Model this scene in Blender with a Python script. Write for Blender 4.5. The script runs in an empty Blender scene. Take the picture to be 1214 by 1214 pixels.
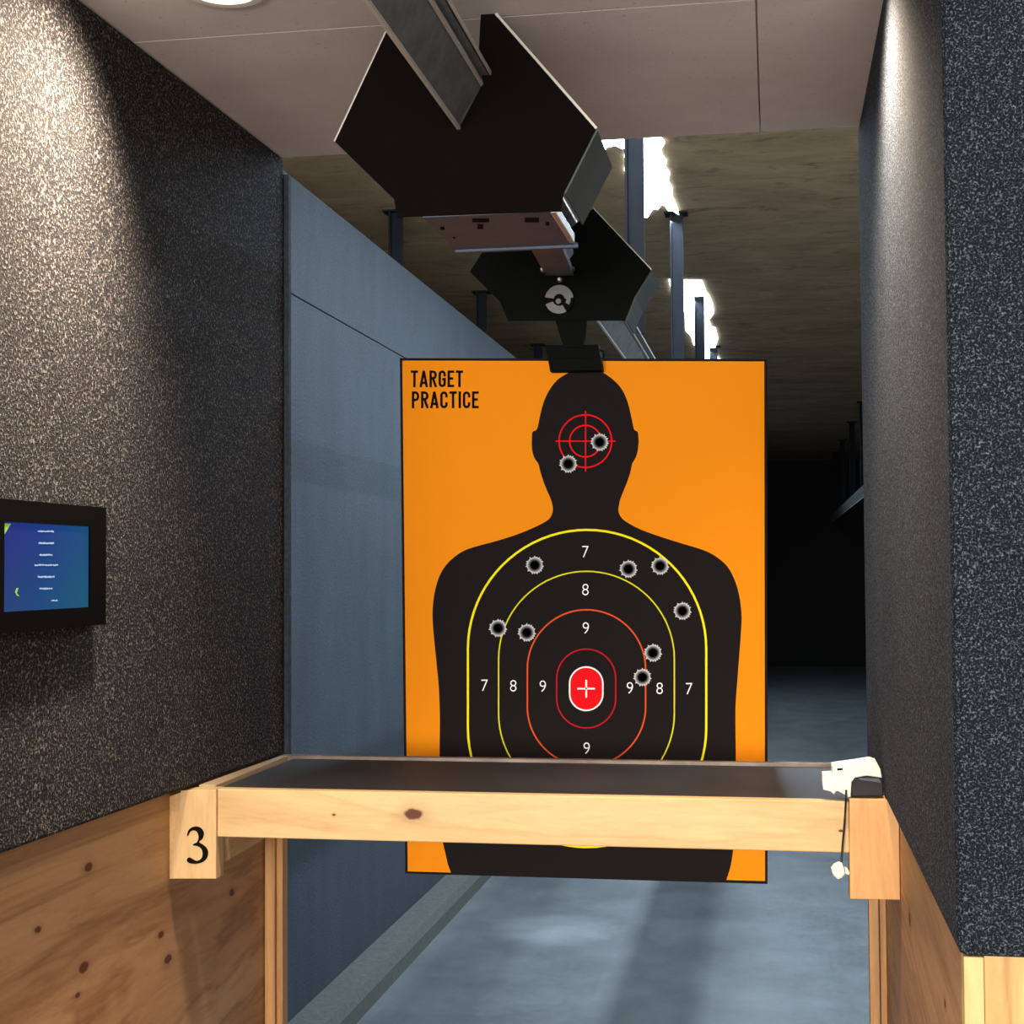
import bpy, bmesh, math, random
from mathutils import Vector, Matrix
random.seed(7)
C = bpy.context.scene.collection
# ------------------------------------------------------------------ camera
F = 1800.0
YAW = math.atan((918-607)/F); TILT = math.atan((675-607)/F*math.cos(YAW)); ROLL = .006
H = 1.45
def turn(x, y, z):
    c, s = math.cos(ROLL), math.sin(ROLL); x, z = x*c+z*s, z*c-x*s
    c, s = math.cos(TILT), math.sin(TILT); y, z = y*c-z*s, y*s+z*c
    c, s = math.cos(YAW), math.sin(YAW); x, y = x*c-y*s, x*s+y*c
    return Vector((x, y, z))
def ray(px, py): return turn((px-607)/F, 1.0, -(py-607)/F)
def PY(px, py, Y): r = ray(px, py); return Vector((0, 0, H)) + r*(Y/r.y)
def PX(px, py, X): r = ray(px, py); return Vector((0, 0, H)) + r*(X/r.x)
def PZ(px, py, Z): r = ray(px, py); return Vector((0, 0, H)) + r*((Z-H)/r.z)
cd = bpy.data.cameras.new('camera'); cam = bpy.data.objects.new('camera', cd); C.objects.link(cam)
X, Yv, Z = turn(1, 0, 0), turn(0, 0, 1), -turn(0, 1, 0)
cam.matrix_world = Matrix(((X.x, Yv.x, Z.x, 0), (X.y, Yv.y, Z.y, 0), (X.z, Yv.z, Z.z, H), (0, 0, 0, 1)))
cd.sensor_width = 36; cd.sensor_height = 36; cd.lens = F/1214*36; cd.clip_start = .02
bpy.context.scene.camera = cam

# ------------------------------------------------------------------ materials
def srgb(r, g, b):
    f = lambda c: (c/255/12.92) if c/255 <= .04045 else ((c/255+.055)/1.055)**2.4
    return (f(r), f(g), f(b), 1)
class N:
    def __init__(s, name):
        s.m = bpy.data.materials.new(name); s.m.use_nodes = True; s.t = s.m.node_tree
        s.b = s.t.nodes['Principled BSDF']; s.co = s.t.nodes.new('ShaderNodeTexCoord').outputs['Object']
    def new(s, k, **kw):
        n = s.t.nodes.new(k)
        for a, v in kw.items():
            if hasattr(n, a): setattr(n, a, v)
            else: s.put(n.inputs[a], v)
        return n
    def put(s, i, v):
        if isinstance(v, bpy.types.NodeSocket): s.t.links.new(v, i)
        else: i.default_value = v
    def mapping(s, scale=(1, 1, 1), rot=(0, 0, 0), vec=None):
        return s.new('ShaderNodeMapping', Vector=vec or s.co, Scale=scale, Rotation=rot).outputs[0]
    def noise(s, scale, detail=4, rough=.5, vec=None, dist=0):
        return s.new('ShaderNodeTexNoise', Vector=vec or s.co, Scale=scale, Detail=detail, Roughness=rough, Distortion=dist).outputs['Fac']
    def ramp(s, fac, stops):
        n = s.new('ShaderNodeValToRGB'); s.put(n.inputs[0], fac); e = n.color_ramp.elements
        while len(e) < len(stops): e.new(.5)
        for el, (p, c) in zip(e, stops): el.position = p; el.color = c
        return n.outputs[0]
    def mix(s, fac, a, b, mode='MIX'):
        n = s.new('ShaderNodeMix', data_type='RGBA', blend_type=mode)
        s.put(n.inputs[0], fac); s.put(n.inputs[6], a); s.put(n.inputs[7], b); return n.outputs[2]
    def math(s, op, a, b=0, c=0):
        n = s.new('ShaderNodeMath', operation=op); s.put(n.inputs[0], a); s.put(n.inputs[1], b); s.put(n.inputs[2], c); return n.outputs[0]
    def set(s, col, rough=.6, metal=0, bump=None, strength=.3, dist=.002, spec=None):
        s.put(s.b.inputs['Base Color'], col); s.put(s.b.inputs['Roughness'], rough); s.b.inputs['Metallic'].default_value = metal
        if spec is not None: s.b.inputs['Specular IOR Level'].default_value = spec
        if bump is not None:
            n = s.new('ShaderNodeBump', Height=bump, Strength=strength, Distance=dist)
            s.put(s.b.inputs['Normal'], n.outputs[0])
        return s.m
def plain(name, rgb, rough=.6, metal=0, var=.0, scale=40, spec=None):
    n = N(name); c = srgb(*rgb)
    if var:
        k = n.noise(scale, 5, .6)
        d = tuple(v*(1-var) for v in c[:3])+(1,); u = tuple(min(1, v*(1+var)) for v in c[:3])+(1,)
        col = n.ramp(k, [(.3, d), (.7, u)])
    else:
        k = n.noise(300, 2); col = c
    return n.set(col, rough, metal, spec=spec)
def glow(name, rgb, s):
    n = N(name); c = srgb(*rgb); n.set((c[0]*.6, c[1]*.6, c[2]*.6, 1), .5)
    n.b.inputs['Emission Color'].default_value = c; n.b.inputs['Emission Strength'].default_value = s; return n.m

def carpet(name, lo, mid, hi, scale, seam=None):
    n = N(name)
    a = n.noise(scale, 2, .75)
    v = n.new('ShaderNodeTexVoronoi', Vector=n.co, Scale=scale*.8).outputs['Distance']
    h = n.math('ADD', n.math('MULTIPLY', a, 1.0), n.math('MULTIPLY', v, .25))
    col = n.ramp(h, [(.36, srgb(*lo)), (.66, srgb(*mid)), (.86, srgb(*hi))])
    big = n.noise(3.5, 4, .6)
    col = n.mix(.5, col, n.ramp(big, [(.3, (.72, .72, .74, 1)), (.7, (1.25, 1.25, 1.25, 1))]), 'MULTIPLY')
    n.set(col, .9, 0, h, 1.0, .004, spec=.15)
    return n.m
M = {}
M['carpet'] = carpet('charcoal_carpet', (15, 15, 17), (36, 35, 37), (132, 127, 123), 270)
M['carpet_navy'] = carpet('navy_fleck_carpet', (14, 18, 23), (34, 40, 48), (128, 138, 150), 500)

def baffle_wall():
    n = N('blue_grey_acoustic_panel')
    a = n.noise(120, 4, .7); b = n.noise(6, 6, .65, vec=n.mapping((1, 1, .35)))
    col = n.ramp(a, [(.3, srgb(31, 39, 46)), (.7, srgb(60, 70, 80))])
    col = n.mix(.6, col, n.ramp(b, [(.3, (.6, .62, .65, 1)), (.7, (1.2, 1.2, 1.2, 1))]), 'MULTIPLY')
    return n.set(col, .85, 0, a, .5, .004)
M['baffle_wall'] = baffle_wall()

def soffit():
    n = N('painted_ceiling_board')
    a = n.noise(60, 6, .7); b = n.noise(2.0, 5, .6)
    sp = n.noise(170, 2, .5)
    col = n.ramp(b, [(.3, srgb(196, 184, 178)), (.7, srgb(222, 212, 206))])
    col = n.mix(1, col, n.ramp(sp, [(.24, (.55, .5, .47, 1)), (.33, (1, 1, 1, 1))]), 'MULTIPLY')
    return n.set(col, .85, 0, a, .25, .002)
M['soffit'] = soffit()
def ply_ceiling():
    n = N('weathered_plywood_ceiling')
    v = n.mapping((.7, 1.1, 1)); a = n.noise(3.2, 8, .72, vec=v, dist=.6)
    v2 = n.mapping((1, 2.2, 1)); b = n.noise(4.5, 6, .7, vec=v2, dist=1.0)
    col = n.ramp(a, [(.3, srgb(108, 89, 62)), (.5, srgb(134, 114, 84)), (.7, srgb(152, 133, 102))])
    col = n.mix(1, col, n.ramp(b, [(.30, (.34, .31, .26, 1)), (.44, (1, 1, 1, 1))]), 'MULTIPLY')
    return n.set(col, .9, 0, b, .4, .01)
M['ply_ceiling'] = ply_ceiling()
def concrete():
    n = N('polished_grey_concrete')
    a = n.noise(3, 8, .7); b = n.noise(40, 5, .7); c = n.noise(1.2, 4, .6, vec=n.mapping((3, .5, 1)))
    col = n.ramp(a, [(.3, srgb(84, 90, 93)), (.7, srgb(112, 118, 122))])
    col = n.mix(.5, col, n.ramp(b, [(.3, (.75, .75, .75, 1)), (.6, (1.1, 1.1, 1.1, 1))]), 'MULTIPLY')
    r = n.ramp(n.math('ADD', n.math('MULTIPLY', b, .5), n.math('MULTIPLY', c, .5)), [(.3, (.28, .28, .28, 1)), (.7, (.5, .5, .5, 1))])
    return n.set(col, r, 0, b, .12, .003)
M['concrete'] = concrete()
M['kerb'] = plain('kerb_concrete', (78, 80, 76), .85, var=.25, scale=60)

def wood(name, a, b, c, axis='y', knots=(), ring=3.0, streak=.5, fine=1.0):
    """grain runs along `axis`; knots = (centre vector, radius along grain)"""
    n = N(name)
    sc = {'x': (.12, 1, 1), 'y': (1, .12, 1), 'z': (1, 1, .12)}[axis]
    # grain bends round every knot
    vec = n.co; dark = None
    for (k, r) in knots:
        d = n.new('ShaderNodeVectorMath', operation='SUBTRACT'); n.put(d.inputs[0], n.co); d.inputs[1].default_value = tuple(k)
        m = n.new('ShaderNodeVectorMath', operation='MULTIPLY'); n.put(m.inputs[0], d.outputs[0])
        m.inputs[1].default_value = tuple((.55 if i == 'xyz'.index(axis) else 1.0)/r for i in range(3))
        l = n.new('ShaderNodeVectorMath', operation='LENGTH'); n.put(l.inputs[0], m.outputs[0]); L = l.outputs['Value']
        nz = n.math('ADD', L, n.math('MULTIPLY', n.noise(90, 2), .5))
        dk = n.ramp(nz, [(.0, (.10, .045, .02, 1)), (.75, (.12, .05, .022, 1)), (1.0, (.9, .8, .7, 1))]) if False else n.math('SMOOTH_MIN', nz, 4.0, .1)
        dark = dk if dark is None else n.math('MINIMUM', dark, dk)
    base = n.mapping(sc)
    warp = n.noise(ring, 5, .6, vec=base, dist=1.6)
    g = n.math('FRACT', n.math('MULTIPLY', warp, 9.0))
    g2 = n.math('ABSOLUTE', n.math('SUBTRACT', g, .5))
    fine_n = n.noise(160*fine, 4, .7, vec=base)
    lines = n.noise(24, 6, .75, vec=base, dist=.8)
    col = n.ramp(warp, [(.3, srgb(*a)), (.5, srgb(*b)), (.7, srgb(*c))])
    col = n.mix(streak, col, n.ramp(g2, [(.0, (.70, .58, .46, 1)), (.25, (1.05, 1.03, 1.0, 1))]), 'MULTIPLY')
    col = n.mix(streak, col, n.ramp(lines, [(.3, (.66, .56, .46, 1)), (.5, (1, 1, 1, 1)), (.7, (1.08, 1.08, 1.08, 1))]), 'MULTIPLY')
    col = n.mix(.35, col, n.ramp(fine_n, [(.3, (.8, .76, .7, 1)), (.7, (1.1, 1.1, 1.1, 1))]), 'MULTIPLY')
    if dark is not None:
        f = n.ramp(dark, [(.0, (1, 1, 1, 1)), (.28, (1, 1, 1, 1)), (.36, (.25, .25, .25, 1)), (.75, (0, 0, 0, 1))])
        n2 = n.t.nodes[-1]
        # rescale: ramp input is 0..1, so divide distance by 3.5
        n2.inputs[0].links[0].from_socket
        dv = n.math('DIVIDE', dark, 3.2); n.put(n2.inputs[0], dv)
        col = n.mix(f, col, srgb(96, 52, 26))
    return n.set(col, .55, 0, lines, .12, .002, spec=.3)

# ------------------------------------------------------------------ mesh helpers
class MB:
    def __init__(s): s.bm = bmesh.new(); s.mats = []
    def mi(s, m):
        if m not in s.mats: s.mats.append(m)
        return s.mats.index(m)
    def box(s, a, b, m, bev=0):
        x0, y0, z0 = a; x1, y1, z1 = b
        return s.hexa([(x0, y0, z0), (x1, y0, z0), (x1, y1, z0), (x0, y1, z0), (x0, y0, z1), (x1, y0, z1), (x1, y1, z1), (x0, y1, z1)], m, bev)
    def hexa(s, P, m, bev=0):
        v = [s.bm.verts.new(p) for p in P]; k = s.mi(m); fs = []
        for f in ((3, 2, 1, 0), (4, 5, 6, 7), (0, 1, 5, 4), (1, 2, 6, 5), (2, 3, 7, 6), (3, 0, 4, 7)):
            q = s.bm.faces.new([v[i] for i in f]); q.material_index = k; fs.append(q)
        if bev:
            ed = {e for f in fs for e in f.edges}
            r = bmesh.ops.bevel(s.bm, geom=list(ed), offset=bev, segments=2, profile=.5, affect='EDGES')
            for f in r['faces']: f.material_index = k
        return s
    def prism(s, pts, vec, m, bev=0, capmat=None):
        """extrude the closed outline `pts` (3-D, coplanar) by vec"""
        vec = Vector(vec); k = s.mi(m); n = len(pts)
        a = [s.bm.verts.new(p) for p in pts]; b = [s.bm.verts.new(Vector(p)+vec) for p in pts]
        fs = [s.bm.faces.new(a), s.bm.faces.new(list(reversed(b)))]
        for i in range(n): fs.append(s.bm.faces.new((a[i], b[i], b[(i+1) % n], a[(i+1) % n])))
        bmesh.ops.recalc_face_normals(s.bm, faces=fs)
        for f in fs: f.material_index = k
        if bev:
            ed = list(fs[0].edges)+list(fs[1].edges)
            r = bmesh.ops.bevel(s.bm, geom=ed, offset=bev, segments=2, profile=.5, affect='EDGES')
            for f in r['faces']: f.material_index = k
        return s
    def tube(s, path, r, m, n=10, cap=True):
        path = [Vector(p) for p in path]; k = s.mi(m); rings = []; up = Vector((.3, .2, 1)).normalized()
        rr = r if isinstance(r, (list, tuple)) else [r]*len(path)
        for i, p in enumerate(path):
            t = (path[min(i+1, len(path)-1)]-path[max(i-1, 0)]).normalized()
            u = up if abs(t.dot(up)) < .95 else Vector((1, 0, 0))
            a = t.cross(u).normalized(); b = t.cross(a).normalized()
            rings.append([s.bm.verts.new(p+(a*math.cos(2*math.pi*j/n)+b*math.sin(2*math.pi*j/n))*rr[i]) for j in range(n)])
        for i in range(len(rings)-1):
            for j in range(n):
                f = s.bm.faces.new((rings[i][j], rings[i][(j+1) % n], rings[i+1][(j+1) % n], rings[i+1][j])); f.material_index = k; f.smooth = True
        if cap:
            for q in (rings[0], list(reversed(rings[-1]))):
                f = s.bm.faces.new(q); f.material_index = k
        return s
    def flat(s, pts, m):
        k = s.mi(m); vs = [s.bm.verts.new(p) for p in pts]
        f = s.bm.faces.new(vs); f.material_index = k
        if len(vs) > 4:
            r = bmesh.ops.triangulate(s.bm, faces=[f])
            for q in r['faces']: q.material_index = k
        return s
    def ribbon(s, pts, w, m, fn, closed=False):
        """flat stroke of width w along 2-D points; fn maps 2-D to 3-D"""
        n = len(pts); L = []; R = []; k = s.mi(m)
        for i in range(n):
            p = Vector(pts[i]); a = Vector(pts[i-1]) if (i or closed) else None
            b = Vector(pts[(i+1) % n]) if (i < n-1 or closed) else None
            d1 = (p-a).normalized() if a is not None else None; d2 = (b-p).normalized() if b is not None else None
            if d1 is None: d1 = d2
            if d2 is None: d2 = d1
            t = (d1+d2); t = t.normalized() if t.length > 1e-6 else d1
            nn = Vector((-t.y, t.x)); q = max(.4, nn.dot(Vector((-d1.y, d1.x))))
            L.append(p+nn*w/2/q); R.append(p-nn*w/2/q)
        lv = [s.bm.verts.new(fn(*p)) for p in L]; rv = [s.bm.verts.new(fn(*p)) for p in R]
        for i in range(n if closed else n-1):
            j = (i+1) % n; f = s.bm.faces.new((lv[i], lv[j], rv[j], rv[i])); f.material_index = k
        return s
    def build(s, name, parent=None, loc=None):
        me = bpy.data.meshes.new(name); s.bm.to_mesh(me); s.bm.free()
        for m in s.mats: me.materials.append(m)
        o = bpy.data.objects.new(name, me); C.objects.link(o)
        if parent:
            o.parent = parent
            org = Vector(); p = parent
            while p: org += p.location; p = p.parent
            me.transform(Matrix.Translation(-org))                 # parts are written in room coordinates
        return o
def thing(name, loc, label, cat, group=None):
    o = bpy.data.objects.new(name, None); o.location = loc; o.empty_display_size = .05; C.objects.link(o)
    return tag(o, label, cat, group)
def tag(o, label, cat, group=None):
    o['label'] = label; o['category'] = cat
    if group: o['group'] = group
    return o
def struct(o): o['kind'] = 'structure'; return o

# ------------------------------------------------------------------ key sizes
XL, XR = -.937, .157          # carpet faces of the two partitions
YN, YE = 1.415, 2.77          # near and far end of the partitions
ZC = 2.24                     # stall ceiling
ZB = 1.10                     # bench top / carpet bottom
ZT = 3.0                      # range ceiling
ZR = 2.08                     # lowest edge of the rail

# ------------------------------------------------------------------ the setting
struct(MB().box((-3.2, -3.2, -.1), (3.2, 24.5, 0), M['concrete']).build('floor'))
def ceil_board():
    mb = MB(); s = M['soffit']
    xs = [-3.2, -1.236, -.016, 1.204, 3.2]
    ys = [-3.2, -.33, .89, 2.115, 2.77]
    for i in range(4):
        for j in range(4):
            mb.box((xs[i]+.0007, ys[j]+.0007, ZC), (xs[i+1]-.0012, ys[j+1]-.0012, ZC+.03), s, .0015)
    mb.box((-3.2, -3.2, ZC+.012), (3.2, 2.765, ZC+.05), s)
    return mb.build('ceiling')
c1 = struct(ceil_board())
c2 = MB().box((-3.2, 2.4, ZT), (3.2, 24.5, ZT+.1), M['ply_ceiling']).build('ceiling'); struct(c2)
dark = plain('black_rubber_backstop', (16, 16, 17), .95, var=.3, scale=8)
lob = plain('grey_lobby_paint', (150, 142, 132), .9, var=.05)
struct(MB().box((-3.2, 22.5, 0), (3.2, 22.6, ZT), dark).build('wall_back'))
struct(MB().box((3.2, -3.2, 0), (3.3, 24.5, ZT+.1), lob).build('wall_right'))
struct(MB().box((-3.3, -3.2, 0), (-3.2, 24.5, ZT+.1), lob).build('wall_left'))
struct(MB().box((-3.3, -3.3, 0), (3.3, -3.2, ZT+.1), lob).build('wall_front'))
struct(MB().box((-3.2, 2.35, ZC+.05), (3.2, 2.4, ZT+.1), M['soffit']).build('trim_1'))

# lane divider wall downrange: panels with a horizontal seam
mb = MB()
ZW = 2.66
seam = PX(343, 347, -1.45).z
mb.box((-1.53, 2.83, 0), (-1.45, 22.5, seam-.002), M['baffle_wall'], .003)
mb.box((-1.53, 2.83, seam+.002), (-1.45, 22.5, ZW), M['baffle_wall'], .003)
mb.box((-1.52, 2.84, 0), (-1.455, 22.49, ZW-.01), M['baffle_wall'])
tag(mb.build('divider_wall'), 'long blue-grey lane divider wall running downrange beyond the left partition', 'divider wall')
# concrete kerb at its foot
mb = MB()
prof = [(-1.448, 0), (-1.335, 0), (-1.335, .055), (-1.352, .085), (-1.448, .10)]
mb.prism([(x, 2.83, z) for x, z in prof], (0, 19.6, 0), M['kerb'])
tag(mb.build('kerb'), 'low grey concrete kerb along the foot of the divider wall', 'kerb')

# ------------------------------------------------------------------ partitions
def kn(px, py, x, r): return (tuple(PX(px, py, x)), r)
_n = PY(1143, 1160, YN+.012).x; _f = PY(1067, 1000, 2.321).x
def xpr(y): return _n+(y-YN-.012)*(_f-_n)/(2.321-YN-.012)
XPR = xpr(1.6)
def xl(y): return -.947+(y-YN)*(.947-.919)/(YE-YN)        # carpet face of the left partition (it toes in a little)
_p0 = PY(200, 1000, 2.325).x; _p1 = PY(319, 1060, 2.758).x; _ps = (_p1-_p0)/(2.758-2.325)
def xpl(y): return _p0+(y-2.325)*_ps       # plywood face, set back under the carpet
def PL(px, py):                                            # where a sight line meets the left plywood
    r = ray(px, py); t = (_p0-2.325*_ps)/(r.x-_ps*r.y); return Vector((0, 0, H))+r*t
def knl(px, py, r): return (tuple(PL(px, py)), r)
def skew_box(mb, off0, off1, y0, y1, z0, z1, m, bev=0):
    return mb.hexa([(xl(y0)+off0, y0, z0), (xl(y0)+off1, y0, z0), (xl(y1)+off1, y1, z0), (xl(y1)+off0, y1, z0),
                    (xl(y0)+off0, y0, z1), (xl(y0)+off1, y0, z1), (xl(y1)+off1, y1, z1), (xl(y1)+off0, y1, z1)], m, bev)
LP = thing('partition', (-1.04, YN, 0), 'left stall partition, dark carpeted above and plywood below, holding the tablet', 'partition', 'stall partitions')
LL = Vector(LP.location)
def rel(ks, root): return [((k[0]-root[0], k[1]-root[1], k[2]-root[2]), r) for k, r in ks]
plyL = wood('knotty_plywood_amber', (158, 114, 76), (182, 141, 100), (197, 160, 119), 'y',
            rel([knl(105, 1028, .008), knl(99, 1147, .010), knl(199, 1137, .009), knl(191, 1108, .007),
                 knl(275, 1058, .008), knl(45, 1102, .006), knl(92, 1180, .005)], LL), ring=2.2, streak=.75)
plyR = wood('knotty_plywood_honey', (184, 134, 90), (206, 162, 114), (222, 184, 136), 'y',
            rel([kn(1078, 1090, xpr(2.1), .012), kn(1120, 1190, xpr(1.6), .006)], Vector((.26, YN, 0))), ring=2.4, streak=.6)
plyF = wood('pale_plywood_front', (204, 164, 104), (218, 180, 120), (228, 194, 138), 'z', (), ring=3, streak=.6)
pine_pale = wood('pale_pine_strip', (226, 190, 124), (236, 204, 142), (242, 214, 156), 'z', (), ring=4, streak=.3)
pine_post = wood('pine_upright', (190, 142, 92), (206, 160, 108), (222, 180, 128), 'z', (), ring=5, streak=.5)

def carpet_panel(x0, x1, y0, y1, z0, z1, m, name, root, r=.012):
    return MB().box((x0, y0, z0), (x1, y1, z1), m, r).build(name, root)
skew_box(MB(), -.2, 0, YN, YE, ZB+.003, ZC-.001, M['carpet'], .005).build('carpet_panel', LP)
skew_box(MB(), -.1, .007, YE+.006, YE+.024, ZB-.05, ZC-.03, M['baffle_wall'], .002).build('corner_trim', LP)
_a, _b = YN+.01, YE-.012
MB().hexa([(-1.13, _a, 0), (xpl(_a), _a, 0), (xpl(_b), _b, 0), (-1.10, _b, 0), (-1.13, _a, ZB+.0025), (xpl(_a), _a, ZB+.0025), (xpl(_b), _b, ZB+.0025), (-1.10, _b, ZB+.0025)], plyL).build('plywood_panel', LP)
RP = thing('partition', (.26, YN, 0), 'right stall partition with navy flecked carpet end and plywood base', 'partition', 'stall partitions')
carpet_panel(XR, .40, YN, YE, ZB+.001, ZC-.001, M['carpet_navy'], 'carpet_panel', RP, .009)
_a, _b = YN+.031, YE-.012
MB().hexa([(xpr(_a), _a, 0), (.385, _a, 0), (.385, _b, 0), (xpr(_b), _b, 0), (xpr(_a), _a, ZB), (.385, _a, ZB), (.385, _b, ZB), (xpr(_b), _b, ZB)], plyR).build('plywood_panel', RP)
# front trim of the right partition: pale edge strip then plywood face
e0 = PY(1143, 1160, YN+.012).x; e1 = PY(1166, 1160, YN+.012).x
MB().box((_n-.0005, YN+.008, 0), (e1, YN+.03, ZB), pine_pale, .001).build('edge_strip', RP)
MB().box((e1+.001, YN+.014, 0), (.384, YN+.03, ZB), plyF).build('front_panel', RP)

# uprights at the far ends of the plywood
u = MB(); ul0 = PY(322, 1100, YE).x; ul1 = PY(341, 1100, YE).x
u.box((xpl(YE)+.0005, YE-.04, 0), (ul1-.012, YE-.002, ZB-.13), pine_post, .001)
tag(u.box((ul1-.0115, YE-.030, 0), (ul1, YE, ZB-.055), pine_post, .001).build('wooden_upright'), 'pine upright under the left far corner of the bench', 'post', 'bench uprights')
u = MB(); a = PY(1030, 1150, YE).x; b = PY(1042, 1150, YE).x
u.box((a, YE-.03, 0), (b-.0012, YE, ZB-.055), pine_post, .001)
u.box((b+.0005, YE-.045, 0), (xpr(YE)-.0015, YE-.004, ZB-.055), pine_post, .001)
tag(u.build('wooden_upright'), 'pine upright below the right end of the bench', 'post', 'bench uprights')

# ------------------------------------------------------------------ bench
YF, YB = 2.325, 2.765
bx0 = PY(252, 960, YF).x; bx1 = PY(1005, 975, YF).x
bench = thing('shooting_bench', ((bx0+bx1)/2, YF, ZB-.08), 'narrow stall bench with black top and pale pine front rail', 'bench')
kz = PY(490, 965, YF)-bench.location
k2 = PY(997, 985, YF)-bench.location; k3 = PY(396, 966, YF)-bench.location
pine = wood('pale_pine_front', (210, 174, 122), (222, 188, 136), (230, 200, 150), 'x',
            [((kz.x, kz.y, kz.z), .0105), ((k2.x, k2.y, k2.z), .0022), ((k3.x, k3.y, k3.z), .002)], ring=2.5, streak=.28)
pine_rim = wood('pine_rim', (180, 154, 116), (194, 170, 132), (206, 184, 150), 'y', (), ring=5, streak=.3)
top_black = N('black_bench_mat')
nz = top_black.noise(260, 3, .6); nb = top_black.noise(5, 5, .6)
top_black = top_black.set(top_black.ramp(nb, [(.3, srgb(40, 40, 43)), (.7, srgb(54, 54, 57))]), .6, 0, nz, .15, .001, spec=.3)
bl = PY(256, 960, YF-.004).x+.0008; br_ = PY(1007, 960, YF-.004).x-.0006
MB().box((bl, YF, ZB-.0752), (br_, YF+.022, ZB+.001), pine, .0018).build('front_rail', bench)
MB().box((xl(YF)+.034, YF+.0375, ZB-.022), (XR-.03, YB-.0145, ZB-.004), top_black).build('bench_top', bench)
MB().box((xl(YB)+.002, YB-.014, ZB-.03), (XR-.002, YB, ZB+.003), plain('worn_steel_strip', (118, 106, 98), .45, .4, .5, 9), .002).build('back_edge', bench)
rim_pts = [(xl(YF+.034)+.001, YF+.034), (xl(YF+.034)+.030, YF+.034), (xl(YB-.0146)+.014, YB-.0146), (xl(YB-.0146)+.001, YB-.0146)]
MB().hexa([(x, y, ZB-.02) for x, y in rim_pts]+[(x, y, ZB+.002) for x, y in rim_pts], pine_rim, .001).build('side_rim', bench)
# cleats under the bench against both walls
cle = wood('pine_cleat', (214, 172, 116), (226, 186, 130), (234, 198, 144), 'y', (), ring=5, streak=.3)  # pine of the cleats and the number block wedge
_a, _b = YF+.036, YB-.02; _w = PY(255, 1030, YF).x
MB().hexa([(xpl(_a)+.0006, _a, ZB-.124), (_w, _a, ZB-.124), (_w-.012, _b, ZB-.124), (xpl(_b)+.0006, _b, ZB-.124),
           (xpl(_a)+.0006, _a, ZB-.024), (_w, _a, ZB-.024), (_w-.012, _b, ZB-.024), (xpl(_b)+.0006, _b, ZB-.024)], cle, .001).build('cleat', bench)
MB().box((XR-.03, YF+.038, ZB-.098), (xpr(YF)-.001, YB-.05, ZB-.024), cle, .001).build('cleat', bench)

# number block
q = [PY(214, 937, YF-.004), PY(256, 936, YF-.004), PY(256, 1042, YF-.004), PY(201, 1042, YF-.004)]
blk = thing('number_block', q[3]*.5+q[2]*.5, 'pine end block marked with a black 3 at the left end of the bench', 'sign block')
pine_blk = wood('pine_end_block', (210, 174, 122), (222, 188, 136), (230, 200, 148), 'z', (), ring=4, streak=.22)
w = MB(); w.prism(q, (0, .036, 0), pine_blk, .0012); w.build('front_board', blk)
q2 = [PY(199, 945, YF+.004), PY(216, 939, YF+.004), PY(203, 1042, YF+.004), PY(200, 1042, YF+.004)]
MB().prism(q2, (0, .030, 0), cle).build('wedge', blk)
three = [(209, 403+37), (0, 0)]
# old-style serif 3, traced as an outline (crop pixels of a 3.372x zoom at 160,860)
T3 = [(208, 440), (213, 420), (226, 408), (244, 404), (262, 409), (274, 424), (275, 440), (268, 456), (256, 466), (274, 478), (288, 492), (293, 510),
      (288, 530), (272, 546), (250, 553), (228, 553), (213, 548), (207, 540), (210, 531), (219, 528), (230, 534), (244, 541), (258, 538), (268, 526),
      (270, 508), (264, 492), (250, 483), (233, 480), (233, 474), (246, 468), (253, 454), (253, 438), (246, 424), (234, 420), (222, 425), (213, 441)]
def cr(pts, n=4):
    out = []; N_ = len(pts)
    for i in range(N_):
        p0, p1, p2, p3 = (Vector(pts[(i+k) % N_]) for k in (-1, 0, 1, 2))
        for t in range(n):
            t = t/n
            out.append(.5*((2*p1)+(-p0+p2)*t+(2*p0-5*p1+4*p2-p3)*t*t+(-p0+3*p1-3*p2+p3)*t**3))
    return out
ink = plain('black_ink', (20, 15, 10), .8, spec=.05)
w = MB(); w.prism([PY(160+x/3.372, 860+y/3.372, YF-.0046) for x, y in cr(T3, 3)], (0, .0005, 0), ink); w.build('numeral', blk)

q = [PY(1007, 947, YF-.004), PY(1074, 948, YF-.004), PY(1068, 1067, YF-.004), PY(1007.5, 1066, YF-.004)]
q[1].x = q[2].x = xpr(YF)-.001
pine_o = wood('orange_pine_block', (214, 160, 104), (228, 176, 118), (236, 190, 132), 'z', (), ring=4, streak=.3)
rb = MB().prism(q, (0, .040, 0), pine_o, .0012).build('end_block')
tag(rb, 'plain orange-tinted pine block under the right end of the bench', 'wood block')

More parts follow.
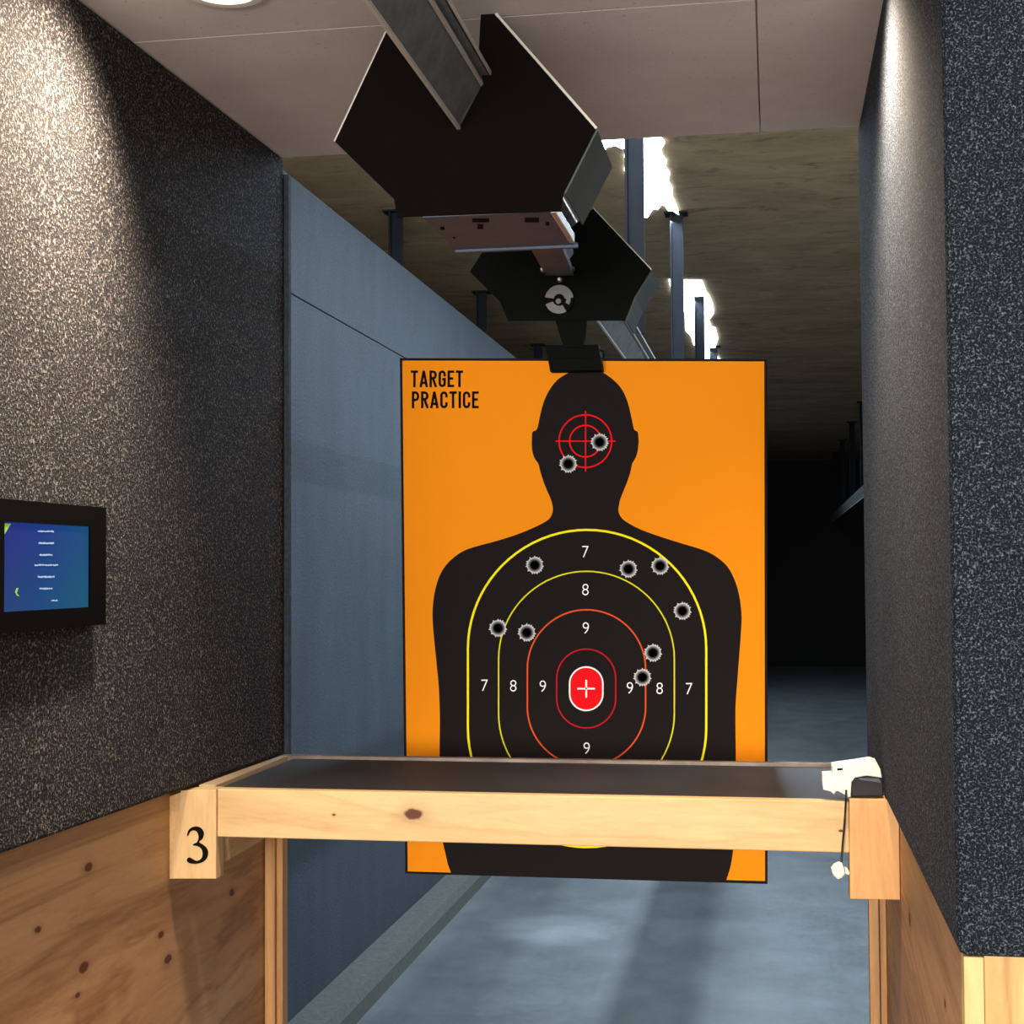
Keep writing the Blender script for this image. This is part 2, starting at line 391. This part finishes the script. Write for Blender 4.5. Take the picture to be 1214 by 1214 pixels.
# ------------------------------------------------------------------ rail, hangers
RX = -.437
steel = plain('galvanised_steel', (122, 125, 125), .5, .35, .3, 30)
steel_b = plain('blue_grey_steel', (14, 18, 24), .7, .0, .25, 12, spec=.1)
def rail(x, y0, y1, hang, label, cat, hl=True, grp=None):
    r = thing('overhead_rail', (x+.035, y0, ZR), label, cat, 'overhead lane rails')
    prof = [(0, 0), (.032, .062), (.032, .072), (-.030, .072), (-.030, .062)]
    MB().prism([(x+a, y0, ZR+b) for a, b in prof], (0, y1-y0, 0), steel, .0).build('channel', r)
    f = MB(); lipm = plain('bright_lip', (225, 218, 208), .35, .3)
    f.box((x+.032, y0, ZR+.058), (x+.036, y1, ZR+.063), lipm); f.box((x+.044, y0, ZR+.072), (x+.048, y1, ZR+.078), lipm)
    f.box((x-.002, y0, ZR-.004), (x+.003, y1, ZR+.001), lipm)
    f.box((x-.034, y0, ZR+.072), (x+.046, y1, ZR+.076), steel)
    f.build('lip', r)
    for yy in hang:
        w_ = MB(); top = ZT if yy > 2.7 else ZC
        w_.box((x-.006+.01, yy-.006, ZR+.076), (x+.05+.01, yy+.006, top), steel_b, .001)
        w_.box((x-.006+.01, yy-.03, ZR+.076), (x+.002+.01, yy+.03, top), steel_b, .001)
        w_.box((x-.02, yy-.045, top-.008), (x+.08, yy+.045, top), steel_b, .001)
        w_.build('hanger', r)
    return r
rail(RX, .5, 21.5, [1.0, 4.57, 6.62, 8.65, 10.7, 12.75, 14.8, 16.85, 18.9], 'overhead steel rail running downrange above the orange target', 'rail')
rail(-1.63, 2.9, 21.5, [4.3, 6.35, 8.3, 10.35, 12.4, 14.45, 16.5], 'neighbouring lane rail behind the divider wall, only its hangers showing', 'rail')
rail(.80, 2.9, 22.3, [4.9, 7.4, 9.9, 12.4, 14.6, 16.6, 18.9, 21], 'far rail with thin hangers beside the right partition, over the dark backstop', 'rail')

# ------------------------------------------------------------------ carrier with its two shields
SY1, SY2 = 2.10, 3.02
car = thing('target_carrier', (-.42, 2.6, 1.95), 'black target carrier with two notched steel shields hanging on the overhead rail', 'target carrier')
black1 = plain('black_brown_steel', (12, 8, 6), .85, .0, .15, 10, spec=.06)
black2 = plain('black_steel', (12, 14, 13), .8, .0, .15, 10, spec=.08)
edge = plain('lit_steel_edge', (225, 220, 212), .25, .5)  # bright tone holds the light caught on steel edges
grey = plain('grey_bracket_steel', (72, 84, 102), .6, .1, .15, 20)
flange = plain('dull_steel_flange', (74, 78, 74), .7, .0, .12, 10)
def shield(pix, Y, m, lit):
    P = [PY(x, y, Y) for x, y in pix]
    s = MB().prism(P, (0, .004, 0), m).build('shield', car)
    for i, j, w_ in lit:                       # plate edge, light caught on it put in as a bright strip
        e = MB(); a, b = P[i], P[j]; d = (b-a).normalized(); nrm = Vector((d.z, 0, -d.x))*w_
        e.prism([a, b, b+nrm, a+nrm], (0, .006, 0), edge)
        e.build('lit_plate_edge', s)
    return s, P
pix1 = [(464, 25), (397, 168), (467, 236), (471, 257), (665, 250), (668, 228), (706, 153), (585, 15), (570, 16), (567, 70), (573, 98), (545, 150)]
s1, P1 = shield(pix1, SY1, black1, [(0, 1, .0022), (6, 7, .0036)])
pix2 = [(582, 283), (557, 322), (593, 358), (602, 380), (741, 380), (752, 352), (772, 320), (703, 247), (676, 271), (680, 300), (664, 326), (640, 300), (624, 283)]
s2, P2 = shield(pix2, SY2, black2, [(6, 7, .002)])
def back(p, d): return Vector(p)+Vector((0, d, 0))
# side flanges folded back from the lower right edges
def fold(P, idx, d, m, parent, name='flange', tk=.003):
    f = MB()
    for i, j in idx:
        a, b = P[i], P[j]; dr = (b-a).normalized(); nrm = Vector((dr.z, 0, -dr.x))*tk
        f.hexa([a+Vector((0, .004, 0)), b+Vector((0, .004, 0)), back(b, d), back(a, d),
                a+nrm+Vector((0, .004, 0)), b+nrm+Vector((0, .004, 0)), back(b, d)+nrm, back(a, d)+nrm], m)
    return f.build(name, parent)
fold(P1, [(5, 6)], .20, flange, s1)
fold(P2, [(5, 6), (4, 5)], .17, flange, s2)
# bottom bracket with slots
bk = MB(); z0 = P1[3].z
xa, xb = PY(500, 257, SY1).x, PY(655, 250, SY1).x
bk.box((xa, SY1+.004, z0-.002), (xb, SY1+.235, z0+.002), grey, .0006)
bk.box((xa, SY1+.228, z0-.006), (xb+.006, SY1+.238, z0+.002), grey, .0012)
br = bk.build('bracket', car)
for (x0, x1, y0, y1) in ((560, 580, 259, 263), (622, 639, 258, 263), (566, 573, 266, 271), (522, 527, 269, 272), (647, 651, 263, 267), (537, 540, 281, 282.5)):
    a, b, c, d = (PZ(x0, y0, z0-.0022), PZ(x1, y0, z0-.0022), PZ(x1, y1, z0-.0022), PZ(x0, y1, z0-.0022))
    sl = MB(); sl.prism([a, b, c, d], (0, 0, -.0008), ink); sl.build('slot', br)
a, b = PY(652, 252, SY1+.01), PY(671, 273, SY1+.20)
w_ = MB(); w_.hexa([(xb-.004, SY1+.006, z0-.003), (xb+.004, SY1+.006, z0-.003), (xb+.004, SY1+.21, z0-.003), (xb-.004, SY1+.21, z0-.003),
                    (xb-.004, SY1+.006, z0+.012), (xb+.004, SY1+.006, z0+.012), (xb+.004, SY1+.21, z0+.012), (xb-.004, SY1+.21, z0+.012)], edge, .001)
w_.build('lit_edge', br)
# arm between the shields
p0a, p0b = PY(621, 281, SY1+.237), PY(662, 283, SY1+.237); p1a, p1b = PY(647, 327, SY2-.01), PY(680, 327, SY2-.01)
arm = MB(); t = Vector((0, 0, .014))
arm.hexa([p0a, p0b, p1b, p1a, p0a+t, p0b+t, p1b+t, p1a+t], grey, .001).build('arm', car)
# round boss: two C halves round a slot, on a black disc
cc = PY(663, 355, SY2-.010)
rr = PY(680, 355, SY2-.010).x-cc.x
d = MB()
pts = [cc+Vector((math.cos(i*math.pi/16), 0, math.sin(i*math.pi/16)))*rr*.99 for i in range(32)]
d.prism(pts, (0, .010, 0), black2); disc = d.build('boss', car)
d = MB(); boss_grey = plain('boss_face_steel', (110, 108, 110), .5, .2, .1, 30)
def arc(a0, a1, ri, ro, n=14):
    A = [math.radians(a0+(a1-a0)*i/n) for i in range(n+1)]
    return [cc+Vector((math.cos(t)*rr*ro, -.002, math.sin(t)*rr*ro)) for t in A]+[cc+Vector((math.cos(t)*rr*ri, -.002, math.sin(t)*rr*ri)) for t in reversed(A)]
d.prism(arc(5, 170, .38, 1.0), (0, .003, 0), boss_grey)
d.prism(arc(198, 300, .45, 1.0), (0, .003, 0), boss_grey)
d.prism(arc(-30, 5, .5, .8), (0, .003, 0), boss_grey)
d.build('boss_ring', disc)
d = MB(); c0 = PY(662, 357, SY2-.014); d.tube([c0, c0+Vector((0, .012, 0))], .0055, boss_grey, 14); d.build('hub', disc)
for (x, y) in ((643, 319), (678, 318), (663, 331)):
    c0 = PY(x, y, SY2-.006); d = MB(); d.tube([c0+Vector((0, -.002, 0)), c0+Vector((0, .008, 0))], [.0035, .006], plain('bright_bolt', (215, 212, 205), .3, .5), 8); d.build('bolt', car)
# neck and clamp
nk = [PY(658, 379, SY2), PY(695, 379, SY2), PY(691, 412, SY2), PY(668, 412, SY2)]
MB().prism(nk, (0, .02, 0), black2, .001).build('neck', car)
PYP = 3.055                                   # plane of the poster
cl = MB()
cl.prism([PY(646, 409, PYP-.03), PY(709, 408, PYP-.03), PY(712, 424, PYP-.03), PY(649, 426, PYP-.03)], (0, .045, 0), black2, .002)
cl.prism([PY(649.5, 425, PYP-.036), PY(712, 423, PYP-.036), PY(714, 439, PYP-.036), PY(652, 440, PYP-.036)], (0, .033, 0), black2, .002)
clm = cl.build('clamp', car)
MB().tube([PY(711, 415, PYP-.02), PY(716, 417, PYP-.02), PY(716, 423, PYP-.02), PY(712, 426, PYP-.02)], .0018, black2, 8).build('lever', clm)

# ------------------------------------------------------------------ poster
post_c = PY(694, 1041, PYP)
poster = thing('target_poster', post_c, 'orange target practice poster with black human silhouette and scoring rings, held by the carrier clamp', 'poster')
ORANGE = plain('poster_orange', (247, 148, 29), .85, spec=.0); PBLK = plain('poster_black', (35, 31, 32), .85, spec=.0)
YEL = plain('poster_yellow', (252, 238, 33), .85, spec=.0); YEL2 = plain('poster_thin_yellow', (226, 222, 40), .85, spec=.0)
ORR = plain('poster_burnt_orange', (224, 88, 48), .85, spec=.0); DRED = plain('poster_dark_red', (190, 30, 45), .85, spec=.0)
RED = plain('poster_red', (237, 28, 36), .85, spec=.0); WHITE = plain('poster_white', (255, 255, 255), .85, spec=.0)
LAY = .00035
def lay(n): return lambda x, y: PY(x, y, PYP-LAY*n)
def layf(mb, pts, n, m): mb.prism([PY(x, y, PYP-LAY*n) for x, y in pts], (0, LAY*.5, 0), m)
B = MB(); B.prism([PY(474, 424.5, PYP), PY(909.5, 425.5, PYP), PY(910, 1048, PYP), PY(480.5, 1035.5, PYP)], (0, .003, 0), PBLK)
layf(B, [(477, 427.5), (906, 428.5), (907, 1044.5), (483.5, 1033)], 1, ORANGE)
B.build('sheet', poster)
c7 = lambda pts: [(460+x/2.639, 420+y/2.639) for x, y in pts]
c8 = lambda pts: [(440+x/2.639, 780+y/2.639) for x, y in pts]
left = c7([(617, 48), (590, 50), (565, 58), (530, 80), (503, 115), (485, 155), (475, 195), (469, 225), (463, 238), (452, 243), (450, 265), (450, 290), (453, 310), (460, 328), (470, 342),
           (476, 365), (487, 400), (500, 432), (508, 450), (515, 475), (515, 493), (507, 512), (490, 525), (450, 545), (400, 565), (340, 584), (280, 600), (235, 616), (195, 645),
           (165, 685), (148, 735), (140, 790), (140, 840), (145, 900), (152, 970), (158, 1030), (161, 1090)]) + c8([(215, 200), (214, 300), (215, 430), (219, 520), (224, 575), (232, 610), (240, 645), (250, 672.5)])
right = c7([(645, 50), (670, 56), (705, 80), (732, 110), (750, 150), (760, 190), (768, 228), (772, 238), (781, 243), (784, 265), (783, 290), (778, 315), (770, 332), (764, 342), (758, 370),
            (748, 400), (738, 425), (728, 450), (722, 475), (721, 490), (728, 508), (745, 524), (790, 548), (850, 570), (920, 592), (985, 612), (1025, 632), (1060, 662), (1082, 700),
            (1098, 750), (1106, 810), (1105, 860), (1100, 930), (1094, 1010), (1088, 1090)]) + c8([(1140, 200), (1141, 300), (1141, 430), (1139, 520), (1134, 590), (1125, 650), (1111, 695)])
def smooth_open(p, n=3):
    out = []
    for i in range(len(p)-1):
        a, b, c, d = (Vector(p[max(i-1, 0)]), Vector(p[i]), Vector(p[i+1]), Vector(p[min(i+2, len(p)-1)]))
        for t in range(n):
            t = t/n; out.append(.5*((2*b)+(-a+c)*t+(2*a-5*b+4*c-d)*t*t+(-a+3*b-3*c+d)*t**3))
    out.append(Vector(p[-1])); return out
S = MB(); layf(S, smooth_open(left)+list(reversed(smooth_open(right))), 2, PBLK); S.build('silhouette', poster)
def stadium(cx, hw, cy0, cy1, n=40):
    p = [(cx+hw*math.cos(math.pi+math.pi*i/n), cy0+hw*math.sin(math.pi+math.pi*i/n)) for i in range(n+1)]
    p += [(cx+hw*math.cos(math.pi*i/n), cy1+hw*math.sin(math.pi*i/n)) for i in range(n+1)]
    return p
for cx, hw, a, b, w_, m in ((696, 141.3, 769.5, 863, 2.6, YEL), (695.3, 104.2, 781.5, 846, 1.6, YEL2), (695.3, 70.1, 793, 838, 1.8, ORR), (695, 35, 804.5, 828, 1.6, DRED)):
    R = MB(); R.ribbon(stadium(cx, hw, a, b), w_, m, lay(3.2), True); R.build('scoring_ring', poster)
R = MB(); layf(R, stadium(695, 20.6, 810.5, 822.5, 24), 3, WHITE); layf(R, stadium(695, 18.8, 810.5, 822.5, 24), 4, RED)
layf(R, [(684.4, 815.4), (705.4, 815.4), (705.4, 817.4), (684.4, 817.4)], 5, WHITE); layf(R, [(694, 806), (696, 806), (696, 827), (694, 827)], 5, WHITE)
R.build('bullseye', poster)
R = MB(); circ = lambda cx, cy, r, n=48: [(cx+r*math.cos(2*math.pi*i/n), cy+r*math.sin(2*math.pi*i/n)) for i in range(n)]
R.ribbon(circ(694, 523, 31.2), 1.7, RED, lay(3.2), True); R.ribbon(circ(694, 523, 18.7), 1.7, RED, lay(3.2), True)
R.ribbon([(658.7, 523), (730, 523)], 1.5, RED, lay(3.4)); R.ribbon([(694.2, 487), (694.2, 559)], 1.5, RED, lay(3.4)); R.build('crosshair', poster)
# digits from the built-in font, thinned
def glyph(ch, cx, cy, h, m, parent, name, thin=-.012, squeeze=.92):
    cu = bpy.data.curves.new('glyph', 'FONT'); cu.body = ch; cu.offset = thin; cu.resolution_u = 6
    ob = bpy.data.objects.new('glyph', cu); C.objects.link(ob)
    dg = bpy.context.evaluated_depsgraph_get(); me = bpy.data.meshes.new_from_object(ob.evaluated_get(dg))
    xs = [v.co.x for v in me.vertices]; ys = [v.co.y for v in me.vertices]
    mx, my, k = (min(xs)+max(xs))/2, (min(ys)+max(ys))/2, h/(max(ys)-min(ys))
    for v in me.vertices: v.co = PY(cx+(v.co.x-mx)*k*squeeze, cy-(v.co.y-my)*k, PYP-LAY*3.3)-Vector(parent.location)
    me.materials.clear(); me.materials.append(m); me.name = name
    bpy.data.objects.remove(ob); bpy.data.curves.remove(cu)
    o = bpy.data.objects.new(name, me); o.parent = parent; C.objects.link(o)
for ch, x, y in (('7', 694, 654), ('8', 694, 699), ('9', 694.5, 744.5), ('9', 695.5, 887), ('7', 574.5, 812.5), ('8', 608.5, 813), ('9', 643.5, 813.5), ('9', 746.8, 815.5), ('8', 782, 816), ('7', 817, 816.5)):
    glyph(ch, x, y, 13.6, WHITE, poster, 'score_digit')
# condensed stroke lettering for the title
def A_(cx, cy, rx, ry, a0, a1, n=8): return [(cx+rx*math.cos(math.radians(a0+(a1-a0)*i/n)), cy-ry*math.sin(math.radians(a0+(a1-a0)*i/n))) for i in range(n+1)]
# each letter in a box x 0..1, y 0 (top)..1 (bottom); i = half the stroke, in box units
def letter(ch, i, j):
    r = .5-i; q = .5-i
    if ch == 'T': return [[(0, j), (1, j)], [(.5, j), (.5, 1)]]
    if ch == 'A': return [[(i*.8, 1), (.5, 0+j*.2)], [(1-i*.8, 1), (.5, 0+j*.2)], [(.24, .74), (.76, .74)]]
    if ch == 'E': return [[(i, 0), (i, 1)], [(0, j), (1, j)], [(0, .48), (.86, .48)], [(0, 1-j), (1, 1-j)]]
    if ch == 'I': return [[(.5, 0), (.5, 1)]]
    if ch == 'P': return [[(i, 0), (i, 1)], [(0, j)]+A_(.5, .29, r, .29-j, 90, -90)+[(0, .58-j)]]
    if ch == 'R': return [[(i, 0), (i, 1)], [(0, j)]+A_(.5, .27, r, .27-j, 90, -90)+[(0, .54-j)], [(.5, .5), (1-i*.7, 1)]]
    if ch == 'C': return [[(1-i, .36), (1-i, .26)]+A_(.5, .24, r, .24-j, 0, 180)+A_(.5, .76, r, .24-j, 180, 360)+[(1-i, .64)]]
    if ch == 'G': return [[(1-i, .36), (1-i, .26)]+A_(.5, .24, r, .24-j, 0, 180)+A_(.5, .76, r, .24-j, 180, 360)+[(1-i, .52), (.5, .52)]]
TT = MB(); SW = 2.9; k_ = 0
def word(s, x0, x1, y0, y1):
    global k_
    wd = {'I': .36, 'T': .98, 'A': 1.1, 'E': .9, 'C': 1.0}
    tot = sum(wd.get(c, 1) for c in s)+.22*(len(s)-1); u_ = (x1-x0)/tot; x = x0
    for c in s:
        wc = wd.get(c, 1)*u_; hh = y1-y0
        for st in letter(c, SW/2/wc, SW/2/hh):
            k_ += 1; TT.ribbon([(x+a*wc, y0+b*hh) for a, b in st], SW, ink, lay(3+.12*(k_ % 5)))
        x += wc+.22*u_
word('TARGET', 487, 549, 439.2, 459); word('PRACTICE', 488.2, 567.6, 464, 484)
TT.build('title_lettering', poster)
# bullet holes: jagged torn rims round a black hole
g = [plain('torn_rim_%s' % n_, c_, .8, spec=0) for n_, c_ in (('light', (206, 208, 210)), ('pale', (172, 173, 175)), ('mid', (128, 128, 130)), ('dim', (90, 89, 91)), ('deep', (50, 48, 50)), ('hole', (3, 3, 3)))]
def hole(cx, cy, rot):
    rnd = random.Random(11); n = 44; m_ = MB()
    ax = [2*math.pi*i/n+rot for i in range(n)]
    outer = []
    for i in range(n): outer.append(9.5+((1.9 if i % 4 == 1 else rnd.choice((0, 1.2))) if i % 2 else -.3))
    rs = [outer, [8.6]*n, [7.7]*n, [6.8]*n, [5.9]*n, [4.9]*n]
    lift = [3.6, 4.6, 5.2, 5.2, 4.6, 4.0]
    rings = [[m_.bm.verts.new(PY(cx+r[i]*math.cos(ax[i]), cy+r[i]*math.sin(ax[i]), PYP-LAY*lift[k])) for i in range(n)] for k, r in enumerate(rs)]
    for k in range(5):
        mi = m_.mi(g[k])
        for i in range(n):
            f = m_.bm.faces.new((rings[k][i], rings[k][(i+1) % n], rings[k+1][(i+1) % n], rings[k+1][i])); f.material_index = mi
    f = m_.bm.faces.new(rings[5]); f.material_index = m_.mi(g[5])
    return m_.build('bullet_hole', poster)
for i, (x, y) in enumerate(((710.9, 524.2), (673.7, 550), (633.9, 670), (745, 674.6), (782.5, 670.9), (809, 724.3), (590.4, 744.7), (624.5, 750), (774.1, 774), (761.6, 803))):
    hole(x, y, 0)

# ------------------------------------------------------------------ tablet on the left wall
TX = xl(1.9)+.022
scr0 = 1.60; _c = PX(126, 602, TX); scr1 = _c.y; zt = _c.z; zb_ = PX(126, 740, TX).z; TB = xl(1.6)+.0005
tab = thing('control_tablet', (TB, 1.8, zb_), 'black-framed control tablet with blue menu screen on the left partition', 'tablet')
plast = plain('black_tablet_plastic', (7, 6, 6), .8, spec=.02)
yb = PX(107, 650, TX).y; za, zc_ = PX(50, 621, TX).z, PX(50, 723, TX).z
scrL = 1.70
frm = MB()
_d = xl(scr1)-xl(scr0)
frm.hexa([(TB, scr0, zb_), (TX-.0045, scr0, zb_), (TX-.0045, scr1, zb_), (TB+_d, scr1, zb_), (TB, scr0, zt), (TX-.0045, scr0, zt), (TX-.0045, scr1, zt), (TB+_d, scr1, zt)], plast)
O_ = [(scr0, zb_), (scr1, zb_), (scr1, zt), (scr0, zt)]; I_ = [(scrL, zc_), (yb, zc_), (yb, za), (scrL, za)]
for i in range(4):
    j = (i+1) % 4
    frm.prism([(TX-.0045, *O_[i]), (TX-.0045, *O_[j]), (TX-.0045, *I_[j]), (TX-.0045, *I_[i])], (.0045, 0, 0), plast)
frm.build('housing', tab)
sm = N('blue_screen'); sp = sm.new('ShaderNodeSeparateXYZ', Vector=sm.co)
fy = sm.math('DIVIDE', sm.math('SUBTRACT', sp.outputs[1], scrL-1.8), yb-scrL)
colr = sm.ramp(fy, [(0, srgb(44, 44, 132)), (.4, srgb(22, 62, 138)), (1, srgb(16, 92, 128))])
fz = sm.math('DIVIDE', sp.outputs[2], zt-zb_)
colr = sm.mix(.3, colr, sm.ramp(fz, [(.1, srgb(20, 110, 120)), (.7, srgb(20, 60, 150))]))
sm.set((.004, .004, .006, 1), .5, spec=.03); sm.put(sm.b.inputs['Emission Color'], colr); sm.b.inputs['Emission Strength'].default_value = .8
MB().box((TX-.0035, scrL, zc_), (TX-.0025, yb, za), sm.m).build('screen', tab)
tx = glow('screen_text', (150, 175, 215), .42); gr = glow('screen_green', (120, 170, 60), .8)
def S2(px, py): return PX(px, py, TX-.0018)
for (x0, x1, y) in ((45, 64, 630), (46, 64, 644), (47, 63, 658), (41, 69, 670), (45, 65, 684), (47, 63, 698), (61, 69, 712)):
    pts_t, pts_b = [], []; x = x0
    while x <= x1:
        h = random.choice((.5, 1.3, 1.0, .6)); pts_t.append(S2(x, y-h)); pts_b.append(S2(x, y+random.choice((.5, 1.1)))); x += .9
    ui = MB(); ui.prism(pts_t+pts_b[::-1], (-.0003, 0, 0), tx); ui.build('menu_line', tab)
ui = MB(); ui.prism([S2(0, 620), S2(13, 621), S2(2, 639), S2(-4, 641), S2(-6, 620)], (-.0003, 0, 0), gr); ui.build('corner_mark', tab)
ui = MB(); ui.prism([S2(20, 697), S2(22, 697), S2(20, 703), S2(23, 707), S2(20, 706), S2(18, 702)], (-.0003, 0, 0), gr); ui.build('logo_mark', tab)

# ------------------------------------------------------------------ white gadget on the right end of the bench, with its plug
gx = PY(1010, 940, YF+.06)
gad = thing('cable_switch', (gx.x, YF+.05, ZB+.001), 'white plastic switch box with black underside and dangling plug at right end of bench', 'switch')
wp = plain('white_plastic', (240, 238, 224), .5, var=.08, scale=120); bp = plain('black_rubber_part', (14, 10, 16), .6)
y0 = YF-.003
g_ = MB(); G = lambda pts, yy=y0: [PY(950+x/6.744, 880+y/6.744, yy) for x, y in pts]
g_.prism(G([(248, 195), (430, 170), (560, 150), (605, 165), (632, 215), (645, 285), (520, 268), (430, 285), (402, 320), (395, 440), (370, 440), (352, 425), (300, 395), (265, 390), (250, 300)]), (0, .055, 0), wp, .0015)
g_.build('shell', gad)
MB().prism(G([(170, 255), (245, 252), (262, 300), (300, 370), (262, 418), (235, 395), (175, 380), (168, 320)], y0+.004), (0, .035, 0), wp, .0015).build('end_cap', gad)
MB().prism(G([(402, 322), (430, 287), (520, 270), (643, 287), (650, 330), (655, 425), (400, 432)], y0+.004), (0, .048, 0), bp, .001).build('underside', gad)
d_ = MB(); d_.prism(G([(285, 210), (330, 206), (332, 222), (290, 226)], y0-.0006), (0, .001, 0), ink)
d_.build('vent_slot', gad); d_ = MB(); d_.prism(G([(455, 285), (620, 290), (640, 325), (560, 312), (470, 300)], y0+.0028), (0, .0015, 0), plain('grey_label', (90, 88, 98), .5)); d_.build('grey_panel', gad)
cab = MB(); cp = lambda x, y, yy: PY(950+x/6.744, 880+y/6.744, yy)
cab.tube([cp(358, 385, y0-.003), cp(358, 420, y0-.010), cp(356, 470, YF-.006), cp(345, 650, YF-.006), cp(330, 820, YF-.006), cp(320, 960, YF-.006)], .0016, bp, 8); cab.build('cord', gad)
pg = MB(); c0, c1 = cp(285, 1030, YF-.008), cp(322, 1015, YF-.008)
pg.prism([cp(x, y, YF-.016) for x, y in ((238, 1010), (262, 982), (300, 965), (325, 970), (345, 1015), (350, 1060), (325, 1090), (292, 1100), (262, 1075), (245, 1045))], (0, .016, 0), wp, .003)
pg.prism([cp(x, y, YF-.013) for x, y in ((348, 1000), (368, 1010), (388, 1048), (380, 1064), (352, 1050))], (0, .009, 0), wp, .001)
pg.build('plug', gad)

# ------------------------------------------------------------------ lights
def light(kind, name, loc, energy, color, **kw):
    l = bpy.data.lights.new(name, kind); l.energy = energy; l.color = color
    aim = kw.pop('aim', None)
    for a, v in kw.items(): setattr(l, a, v)
    o = bpy.data.objects.new(name, l); o.location = loc; C.objects.link(o)
    if aim is not None: o.rotation_euler = (Vector(aim)-Vector(loc)).to_track_quat('-Z', 'Y').to_euler()
    return o
WARM = (1, .80, .60); COOL = (.68, .84, 1.0)
gl = glow('warm_downlight_glass', (255, 236, 214), 4)
rim = plain('white_lamp_trim', (225, 218, 210), .5)
def downlight(x, y, label):
    t = thing('recessed_downlight', (x, y, ZC-.004), label, 'downlight', 'ceiling downlights')
    n = 28; b = MB(); P_ = lambda r, z: [Vector((x+r*math.cos(2*math.pi*i/n), y+r*math.sin(2*math.pi*i/n), z)) for i in range(n)]
    v = [[b.bm.verts.new(p) for p in P_(r, z)] for r, z in ((.056, ZC-.0005), (.056, ZC-.005), (.044, ZC-.005), (.044, ZC-.0005))]; k = b.mi(rim)
    for a in range(3):
        for i in range(n): f = b.bm.faces.new((v[a][i], v[a][(i+1) % n], v[a+1][(i+1) % n], v[a+1][i])); f.material_index = k
    b.build('trim_ring', t)
    b = MB(); b.prism(P_(.043, ZC-.003), (0, 0, .002), gl); b.build('lens', t)
dl = PZ(265, -13, ZC)
downlight(dl.x, dl.y, 'warm recessed downlight in the stall ceiling above the left partition')
downlight(.03, 2.02, 'recessed downlight in the stall ceiling close to the right partition')
light('SPOT', 'left_downlight', (dl.x, dl.y, ZC-.02), 150, WARM, spot_size=math.radians(128), spot_blend=1, shadow_soft_size=.04, aim=(dl.x-.45, dl.y-.55, ZC-1.02))
light('SPOT', 'right_downlight', (.03, 2.02, ZC-.02), 80, WARM, spot_size=math.radians(135), spot_blend=.9, shadow_soft_size=.04, aim=(.35, 2.05, ZC-1))
# unseen fill light added behind the camera to brighten poster and wood fronts
light('AREA', 'front_fill', (-.5, -3.1, 1.55), 290, (1, .94, .87), shape='RECTANGLE', size=2.6, size_y=1.1, aim=(-.35, 3, 1.35))
# range strip lights above the rail
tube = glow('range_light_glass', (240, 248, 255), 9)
housing = plain('white_light_housing', (170, 170, 165), .6)
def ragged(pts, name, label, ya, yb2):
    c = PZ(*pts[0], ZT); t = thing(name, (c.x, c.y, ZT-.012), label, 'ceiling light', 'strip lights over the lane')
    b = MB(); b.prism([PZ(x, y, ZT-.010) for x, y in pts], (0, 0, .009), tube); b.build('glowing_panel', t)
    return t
ragged([(713, 158), (712, 178), (716, 181), (719, 175), (730, 173), (738, 177), (744, 175), (748, 179), (740, 186), (743, 196), (740, 202), (744, 210), (748, 212), (752, 216), (756, 236), (760, 240), (764, 258), (768, 258), (771, 252),
        (775, 248), (780, 249), (784, 243), (788, 244), (792, 250), (797, 250), (805, 255), (801, 243), (797, 235), (797, 225), (792, 216), (794, 207), (789, 200), (790, 192), (785, 186), (783, 178), (788, 170), (780, 162), (780, 158)],
       'ceiling_light', 'ragged glowing white light patch on the plywood ceiling, nearest one behind the tall hanger', 4, 6)
ragged([(793, 333), (796, 345), (800, 352), (806, 354), (812, 372), (813, 392), (820, 400), (822, 408), (827, 414), (833, 430), (840, 440), (856, 440), (853, 426), (847, 420), (848, 412), (851, 402), (848, 390), (843, 388), (840, 380), (846, 372), (845, 362), (841, 352), (837, 347), (832, 334)],
       'ceiling_light', 'ragged glowing white light patch on the plywood ceiling, farther one just over the poster', 8, 12)
light('AREA', 'range_strip', (-.435, 5.6, 2.96), 62, COOL, shape='RECTANGLE', size=.03, size_y=3.4)
light('AREA', 'range_strip', (-.435, 10.2, 2.96), 60, COOL, shape='RECTANGLE', size=.03, size_y=3.4)
light('AREA', 'range_strip', (-.435, 15.2, 2.96), 60, COOL, shape='RECTANGLE', size=.03, size_y=4.5)
light('AREA', 'range_strip', (-.17, 6.2, 2.96), 50, COOL, shape='RECTANGLE', size=.03, size_y=3.4)
light('AREA', 'range_strip', (2.1, 5.6, 2.96), 150, COOL, shape='RECTANGLE', size=.05, size_y=3.4)
light('SPOT', 'added_floor_spot', (-.9, 6.1, 2.96), 420, (.78, .92, 1), spot_size=math.radians(12), spot_blend=1, shadow_soft_size=.05, aim=(-.88, 6.1, 0))  # lamp added to make the bright oval on the floor
light('AREA', 'ceiling_fill', (-.4, 2.86, 2.50), 42, (.95, .93, .88), shape='RECTANGLE', size=3.5, size_y=.2, aim=(-.4, 9, 3.2), spread=math.radians(75))  # unseen fill added over the stall to brighten the plywood ceiling

w = bpy.data.worlds.new('world'); bpy.context.scene.world = w; w.use_nodes = True
w.node_tree.nodes['Background'].inputs[0].default_value = (.5, .55, .6, 1); w.node_tree.nodes['Background'].inputs[1].default_value = .0
vs = bpy.context.scene.view_settings
vs.view_transform = 'Standard'; vs.look = 'None'; vs.gamma = 1; vs.use_curve_mapping = False; vs.exposure = 0
